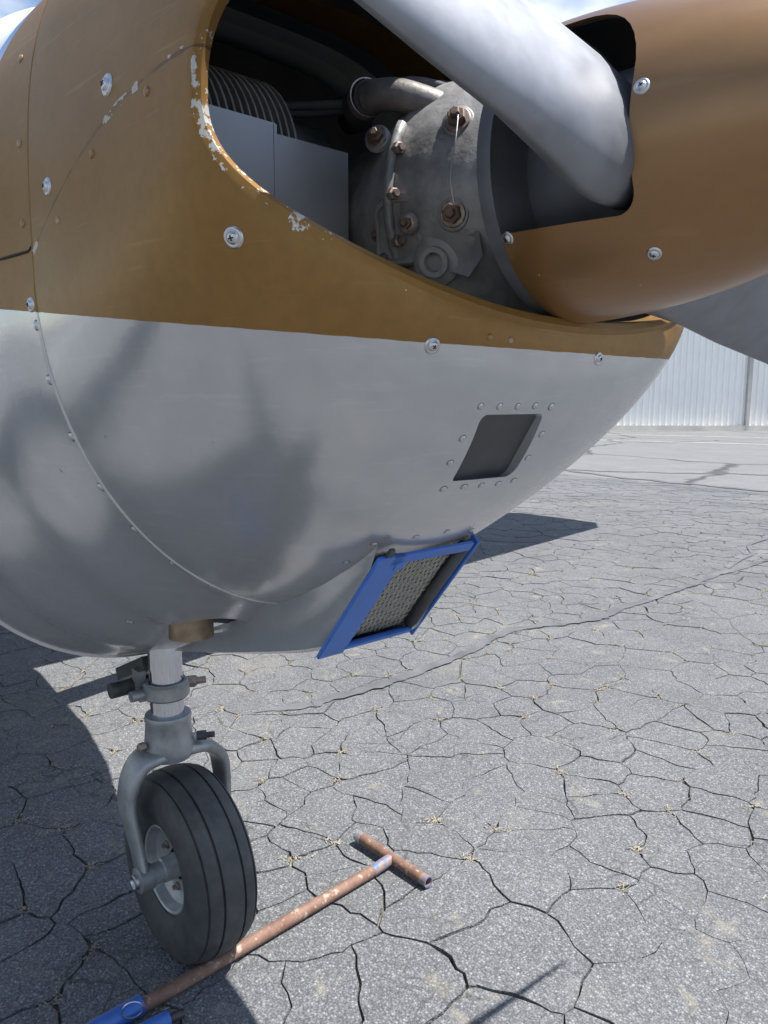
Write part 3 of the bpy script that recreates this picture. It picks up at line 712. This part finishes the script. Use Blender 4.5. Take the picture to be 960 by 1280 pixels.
# tyre profile: (across, radius)
tp = []
RT, WT = .18, .063
def ty_prof():
    half = [(.0435, .083), (.050, .085), (.0565, .094), (.0615, .110), (.0635, .126), (.0625, .142), (.058, .157), (.0525, .1665), (.0495, .1692), (.048, .1668), (.0465, .1665), (.0450, .1712), (.040, .1738), (.026, .1775), (.0235, .1778), (.0225, .1735), (.0195, .1735), (.0185, .1788), (.0, .180)]
    return half + [(-a, r_) for a, r_ in half[::-1][1:]]
gp('tyre', lathe([(a*.878, r_*.878) for a, r_ in ty_prof()+[(-.030, .078), (.030, .078)]], (WX, WY, ZW), (0, 1, 0), 120, True), M['tyre'], NG, True, 30)
for sg in (-1, 1):
    gp('rim', lathe([(a*.878, r_*.878) for a, r_ in [(.020, .079), (.0435, .0825), (.0475, .0835), (.0490, .0805), (.0470, .0770), (.038, .0735), (.030, .0700), (.024, .058), (.020, .052), (.018, .040), (.020, .030), (.020, .018), (.010, .018)]], (WX, WY, ZW), (0, sg, 0), 72), M['rim'], NG, True, 30)
    gp('hub', lathe([(.010, .021), (.046, .020), (.048, .017), (.070, .017), (.070, .010)], (WX, WY, ZW), (0, sg, 0), 36), M['rim'], NG, True, 30)
    for k in range(3):
        a_ = R(30+120*k); gp('bolt', lathe([(0, .007), (.006, .007), (.007, .004), (.012, .004)], (WX+.040*math.cos(a_), WY+sg*.0155, ZW+.040*math.sin(a_)), (0, sg, 0), 6), M['steel'])

# tow gear seams, rivets and screws -----------------------------------
def seam_strip(name, pts, r=.0013, parent=AP): return pyd(name, *tube(pts, r, 6), M['gap'], parent)
seam_strip('seam_gap', [sec(XS-.0034, a, .0002) for a in ANG]+[sec(XS-.0034, ANG[0], .0002)], .0015, lower)
pyd('seam_bead', *tube([sec(XS, a, .0024) for a in ANG]+[sec(XS, ANG[0], .0024)], [.0012+.0012*min(1, max(0, (1.03-sec(XS, a).z)*20)) for a in ANG+[ANG[0]]], 8), M['cowl'], nose)
def side(x, z, off=.0):
    """point on the starboard skin behind the seam at station x and height z"""
    lo, hi_ = math.pi*.55, math.pi*1.45
    for _ in range(40):
        m_ = (lo+hi_)/2
        if sec(x, m_).z > z: lo = m_
        else: hi_ = m_
    return sec(x, (lo+hi_)/2, off)
seam_strip('panel_gap', [side(XS-.002, 1.30), side(XS-.003, 1.2), side(XS-.003, 1.08), side(XS-.006, 1.0655), side(XS-.014, 1.0615), side(.28, 1.0605), side(.15, 1.062), side(.0, 1.062)], .0013, lower)

def head_mesh(name, prof, mat, seg=14):
    V_, F_ = lathe(prof, (0, 0, 0), (0, 0, 1), seg)
    me = bpy.data.meshes.new(name); me.from_pydata([tuple(v) for v in V_], [], F_); me.materials.append(mat)
    for p in me.polygons: p.use_smooth = True
    me.update(); return me
def head2(name, prof, mat):
    me = head_mesh(name, prof+[], mat, 12); me.materials.append(M['gap'])
    for p in me.polygons:
        if p.index < 12: p.material_index = 1
    return me
RV = {'silver': head2('rivet_head', [(.02, 1.18), (.06, .98), (.28, .86), (.42, .5), (.46, .02)], M['rivet']),
      'gold': head_mesh('rivet_head_painted', [(-.001, 1), (.0, 1.), (.25, .86), (.38, .5), (.42, .02)], M['rivet_gold'], 12)}
def screw_mesh():
    V_, F_ = lathe([(-.05, 1), (.10, .98), (.22, .80), (.18, .68), (.16, .62), (.34, .56), (.48, .36), (.53, .02)], (0, 0, 0), (0, 0, 1), 24)
    me = bpy.data.meshes.new('screw_head'); parts_ = [(V_, F_)]
    for ang_ in (20, 110):
        parts_.append(boxv((0, 0, .50), (.52, .13, .14), Matrix.Rotation(R(ang_), 3, 'Z')))
    VV, FF = join(*parts_); me.from_pydata([tuple(v) for v in VV], [], FF); me.materials.append(M['screw']); me.materials.append(M['slot'])
    nf = len(F_)
    for p in me.polygons:
        p.use_smooth = p.index < nf; p.material_index = 0 if p.index < nf else 1
    me.update(); return me
SCR = screw_mesh()
from mathutils.bvhtree import BVHTree
BV = {}
def fix(name, me, loc, nor, r, parent, spin_=0.):
    if parent.type == 'MESH':        # seat the head on the skin
        if parent.name not in BV: BV[parent.name] = BVHTree.FromPolygons([v.co for v in parent.data.vertices], [tuple(p.vertices) for p in parent.data.polygons])
        hit_ = BV[parent.name].find_nearest(Vector(loc)+Vector(nor).normalized()*.012)
        if hit_[0] is not None:
            loc = hit_[0]; nor = hit_[1] if hit_[1].dot(Vector(nor)) > 0 else -hit_[1]
    o = bpy.data.objects.new(name, me); COL.objects.link(o); o.parent = parent
    o.location = Vector(loc); o.rotation_euler = (Vector(nor).to_track_quat('Z', 'Y') @ Matrix.Rotation(spin_, 3, 'Z').to_quaternion()).to_euler(); o.scale = (r, r, r); return o
rs = random.Random(11)
def near_nose(y, z, starboard=True):
    """skin point and normal of the nose bowl for a given (y, z)"""
    best = None
    for ia in range(0, NA):
        for q in range(0, NR+1, 2):
            p = nose_point(ANG[ia], q/NR); d = (p.y-y)**2+(p.z-z)**2
            if best is None or d < best[0]: best = (d, ia, q/NR)
    return best

# fastener tables: position, outward normal, radius
RIV_NOSE = [((.686, -.0915, .9239), (.83, -.1, -.55), .0027), ((.6881, -.0711, .9238), (.83, -.06, -.55), .0027), ((.6895, -.0498, .9236), (.84, -.05, -.55), .0027), ((.6906, -.0283, .9241), (.85, -.02, -.52), .0027), ((.6904, -.006, .9233), (.86, -.01, -.52), .0030),
    ((.6738, .0030, .8992), (.79, .01, -.61), .0030), ((.6557, .0079, .8771), (.75, .01, -.66), .0030), ((.634, .0158, .854), (.71, .03, -.71), .0030), ((.6326, -.0043, .8524), (.71, -.01, -.71), .0030), ((.6321, -.0269, .8526), (.7, -.03, -.71), .0030), ((.6303, -.0481, .8527), (.7, -.08, -.71), .0032), ((.6263, -.0702, .852), (.68, -.14, -.72), .0032),
    ((chin_x(-.0905, .9005), -.0905, .9005), (.80, -.12, -.57), .0029), ((chin_x(-.086, .878), -.086, .878), (.76, -.14, -.64), .0029),
    ((.5494, -.082, .7936), (.54, -.22, -.81), .0032), ((.5661, -.0432, .798), (.59, -.11, -.8), .0032), ((.5719, -.0063, .7997), (.6, -.01, -.8), .0032), ((.5612, .0421, .7943), (.58, .11, -.81), .0032), ((.5116, -.0858, .7703), (.5, -.2, -.84), .0032)]
RIV_NOSE_GOLD = [((.5727, -.2994, 1.1299), (.02, -.99, .11), .0036), ((.4859, -.3023, 1.1098), (.01, -1, .06), .0036), ((.414, -.3047, 1.0746), (.01, -1, .03), .0036), ((.7119, -.1055, .9767), (.95, -.07, -.31), .0026), ((.7129, -.0819, .9757), (.95, -.04, -.30), .0026)]
SCR_NOSE = [((.513, -.2976, 1.1495), (.01, -.99, .17), .0078), ((.395, -.3034, 1.104), (.01, -1, .06), .0074), ((.6375, -.2777, 1.0322), (.42, -.85, -.32), .0070), ((.6996, -.1572, .9666), (.86, -.22, -.47), .0062), ((.7107, .0372, .9655), (.94, .02, -.33), .0058)]
RIV_AFT_GOLD = [((.3086, -.2833, 1.2291), (.13, -.94, .31), .004), ((.3249, -.2987, 1.1536), (.11, -.98, .14), .004), ((.3272, -.3051, 1.0854), (.11, -.99, .06), .004)]
SCR_AFT = [((.3331, -.3053, 1.0151), (.12, -.99, -.06), .0068)]
SCR_SPIN = [((.8109, -.0958, 1.1185), (.21, -.96, .17), .0050), ((.708, -.0942, 1.0453), (.02, -.86, -.51), .0050), ((.8056, -.0618, 1.0255), (.21, -.62, -.76), .0050)]
def aft_rivets():
    out = []
    for a_ in (186, 194.5, 204, 213.5, 223, 233, 243, 253, 262):
        a_ = R(a_); p = sec(XS-.013, a_); q = sec(XS-.04, a_); r_ = sec(XS-.013, a_+.02)
        n_ = (r_-p).cross(q-p); n_ = n_ if n_.y*p.y > 0 or n_.z < -.9*n_.length else -n_
        out.append((p, n_, .0043))
    return out
RIV_AFT = aft_rivets() + [((.141, -.1463, .6462), (.35, -.5, -.8), .0048)]
def bolt_mesh(mat_head):
    V1, F1 = lathe([(-.3, 1.25), (.10, 1.2), (.16, 1.12), (.16, .3)], (0, 0, 0), (0, 0, 1), 24)
    V2, F2 = lathe([(.16, .98), (.30, .96), (.32, .9), (.32, .2)], (0, 0, 0), (0, 0, 1), 24)
    V3, F3 = lathe([(.32, .72), (.80, .72), (.86, .62), (.86, .40), (1.25, .38), (1.3, .3), (1.3, .02)], (0, 0, 0), (0, 0, 1), 6)
    VV, FF = join((V1, F1), (V2, F2), (V3, F3)); me = bpy.data.meshes.new('bolt_head'); me.from_pydata([tuple(v) for v in VV], [], FF)
    for mm in (M['cast'], M['steel'], mat_head): me.materials.append(mm)
    a_, b_ = len(F1), len(F1)+len(F2)
    for p in me.polygons:
        p.material_index = 0 if p.index < a_ else 1 if p.index < b_ else 2; p.use_smooth = p.index < b_
    me.update(); return me
BOLT = bolt_mesh(M['rust'])
BOLTS = [((.6383, -.0721, 1.147), (.45, -.84, .30), .0108), ((.6427, -.081, 1.075), (.45, -.9, -.1), .0108), ((.560, -.088, 1.150), (.5, -.85, .2), .0092), ((.5640, -.0905, 1.0695), (.4, -.9, -.1), .0070), ((.6055, -.0960, 1.0720), (.4, -.9, -.1), .0070)]
cp = rrect(0, 0, .021, .026, (.011,)*4, 4)
qm = Vector((.33, -.94, -.12)).to_track_quat('Z', 'Y').to_matrix(); oc = Vector((.591, -.090, 1.069))
pyd('cover_plate', *loft([[oc+qm @ Vector((a_*k_, b_*k_, h_)) for a_, b_ in cp] for k_, h_ in ((1.08, -.01), (1.08, .001), (1., .004), (.86, .004), (.84, .0025), (.02, .0025))], True, False, True), M['cast'], AP, True, 30)
pyd('plug_boss', *lathe([(-.02, .022), (.002, .020), (.004, .0165), (.004, .012), (.010, .012), (.010, .008), (.002, .0075), (.002, .001)], (.6200, -.0760, 1.043), (.42, -.85, -.28), 24), M['cast'], AP, True, 30)
pyd('cast_lug', *loft([[Vector((.648+dx*k_, -.0735+.004*(k_ < 1), 1.046+dz*k_)) for dx, dz in ((-.014, -.010), (.004, -.016), (.016, -.004), (.012, .012), (-.004, .010), (-.016, .006))] for k_ in (1.2, .9)], True, False, True), M['cast'], AP, True, 60)
for p, n_, r_ in RIV_NOSE: fix('rivet', RV['silver'], p, n_, r_, nose)
for p, n_, r_ in RIV_NOSE_GOLD: fix('rivet', RV['gold'], p, n_, r_, nose)
for p, n_, r_ in SCR_NOSE: fix('screw', SCR, p, n_, r_, nose, rs.uniform(0, 1.5))
for p, n_, r_ in RIV_AFT: fix('rivet', RV['silver'], p, n_, r_, lower)
for p, n_, r_ in RIV_AFT_GOLD: fix('rivet', RV['gold'], p, n_, r_, lower)
for p, n_, r_ in SCR_AFT: fix('screw', SCR, p, n_, r_, lower, rs.uniform(0, 1.5))
for p, n_, r_ in SCR_SPIN: fix('screw', SCR, p, n_, r_, spin, rs.uniform(0, 1.5))
for p, n_, r_ in BOLTS:
    o = fix('bolt', BOLT, p, n_, r_, AP, rs.uniform(0, 1.5))

# air scoop with its filter ---------------------------------------------
TL, TR_, BL, BR_ = Vector((.547, -.072, .784)), Vector((.545, .064, .783)), Vector((.453, -.072, .668)), Vector((.452, .064, .670))
def belly(x, y):
    """height of the skin above (x, y) on the under side"""
    if x <= XS:
        w_, zc, hb, ht, nb, ntp = keyed(x, KEYS); return zc - hb*(1-min(1, abs(y/w_))**nb)**(1/nb)
    a0 = math.pi*1.5; best = None
    for ia in range(int(NA*.66), int(NA*.85)):
        for q in range(0, 31):
            p = nose_point(ANG[ia], q/40); d = (p.x-x)**2+(p.y-y)**2
            if best is None or d < best[0]: best = (d, p.z)
    return best[1]
rings = []
for k in range(11):
    s_ = k/10
    xt, xb = lerp(.549, .02, s_), lerp(.454, -.02, s_); zb = lerp(.6685, .535, s_**.9)
    yo = lerp(-.071, -.008, s_); yp = lerp(.058, .02, s_)
    fl = .003+.018*math.sin(math.pi*min(1, s_*1.5+.02))
    zs = belly(xt, yo-fl)+.012; zp = belly(xt, yp+fl)+.012
    zmx = max(zs-.018-.02*min(1, s_*4), zb+.006)
    rings.append([Vector((xt, yo-fl, zs)), Vector((lerp(xt, xb, .22), yo-fl*.35, lerp(zs, zb, .28))), Vector((lerp(xt, xb, .55), yo-.001, lerp(zs, zb, .6))), Vector((lerp(xt, xb, .93), yo, lerp(zs, zb, .95))), Vector((xb, yo+.006, zb)),
                  Vector((xb, yp-.006, zb)), Vector((lerp(xt, xb, .93), yp, lerp(zp, zb, .95))), Vector((lerp(xt, xb, .5), yp, lerp(zp, zb, .5))), Vector((xt, yp+fl, zp))])
rings.insert(0, [v+Vector((.0035, -.001 if v.y < 0 else .001, -.0035)) for v in rings[0]])
scoop = pyd('air_scoop', *loft(rings, False), M['cowl'], AP, True, 50)
U = (TR_-TL).normalized(); Dn = (BL-TL).normalized(); Nn = U.cross(Dn).normalized()
if Nn.x < 0: Nn = -Nn
WW = (TR_-TL).length; HL = (BL-TL).length
def fpt(u, v, n_): return TL + U*u + Dn*v + Nn*n_
def fbox(u0, u1, v0, v1, n0, n1):
    V_ = [fpt(u, v, n_) for u in (u0, u1) for v in (v0, v1) for n_ in (n0, n1)]
    return V_, [(0, 1, 3, 2), (4, 6, 7, 5), (0, 4, 5, 1), (2, 3, 7, 6), (0, 2, 6, 4), (1, 5, 7, 3)]
ff = empty('filter_frame', TL, AP)
def fpart(name, vf, mat, sm=False, bv=0):
    o = pyd(name, [v-TL for v in vf[0]], vf[1], mat, ff, sm)
    if bv: bevel(o, bv, 1)
    return o
fpart('side_rail', fbox(-.007, .028, -.002, HL+.006, .001, .006), M['blue'], bv=.001)
fpart('side_rail', fbox(WW-.002, WW+.0015, -.003, HL+.010, -.012, .006), M['blue'], bv=.001)
fpart('top_rail', fbox(.012, WW-.008, -.002, .010, .001, .006), M['blue'], bv=.001)
fpart('bottom_rail', join(fbox(.026, WW-.012, HL-.006, HL-.001, .002, .007), fbox(.026, WW-.012, HL+.001, HL+.005, -.004, .003)), M['blue'], bv=.0008)
fpart('tab', fbox(.020, .033, .008, .018, .004, .0072), M['blue'], bv=.001)
fpart('clip', join(fbox(.002, .009, -.012, .002, .001, .005)), M['grease'], bv=.001)
fpart('gasket', tube([fpt(WW-.008, .010, -.002), fpt(WW-.008, HL-.004, -.002)], .0065, 10), M['dark'], True)
fpart('filter_element', fbox(.018, WW-.004, .002, HL-.002, -.014, -.010), M['filter'])
wv = []; wf = []
for sgn_, lift in ((1, 0.), (-1, .0012)):
    p_ = .0062; cnt = int((WW+HL)/p_)+2
    for k in range(-cnt, cnt):
        pts_ = []
        u0 = k*p_
        for q in range(0, 41):
            v = HL*q/40; u = u0 + sgn_*v*.55
            if .016 < u < WW-.014: pts_.append(fpt(u, v, -.0088+lift+.0006*math.sin(q*2.2+k)))
        if len(pts_) > 2:
            V_, F_ = tube(pts_, .00075, 4); kk = len(wv); wv += V_; wf += [tuple(i+kk for i in f_) for f_ in F_]
fpart('filter_screen', (wv, wf), M['wire'])

# tow bar lying on the ground ---------------------------------------------
TB = empty('tow_bar', (.04, -.15, 0)); tag(TB, 'rusty T-handled tow bar with blue sleeves lying by the nose wheel', 'tow bar')
def tpart(name, vf, mat, au=40): return pyd(name, [v-Vector((.04, -.15, 0)) for v in vf[0]], vf[1], mat, TB, True, au)
zb_ = .0135
tpart('shaft', tube([(.050, -.16, .0145), (.046, -.05, .0135), (.027, .370, zb_)], .0112, 20), M['barrust'])
tpart('shaft_end', tube([(.027, .369, zb_), (.0245, .418, .016)], .0113, 20), M['barworn'])
def pipe(a, b, r, mat, name):
    a, b = Vector(a), Vector(b); L_ = (b-a).length
    return tpart(name, lathe([(0, r), (L_, r), (L_, r*.78), (0, r*.78)], a, b-a, 22, True), mat)
pipe((-.066, .4225, .018), (.112, .4235, .0155), .0108, M['barrust'], 'handle')
pipe((-.083, .4225, .018), (-.0655, .4225, .018), .0112, M['barend'], 'grip_end')
pipe((.1115, .4235, .0155), (.128, .4235, .0155), .0111, M['barworn'], 'grip_end')
pipe((.047, -.118, .016), (.058, -.42, .018), .0155, M['blue'], 'sleeve')
pipe((.098, -.098, .014), (.082, -.36, .016), .0125, M['blue'], 'prong')
tpart('prong_pin', tube([(.100, -.075, .012), (.097, -.11, .014)], .007, 12), M['grease'])
ringp = [Vector((.068+.013*math.cos(a_)*.5, -.140+.016*math.cos(a_)*.85, .034+.013*math.sin(a_))) for a_ in [2*math.pi*k/24 for k in range(25)]]
tpart('key_ring', tube(ringp, .0011, 6, False), M['screw'])
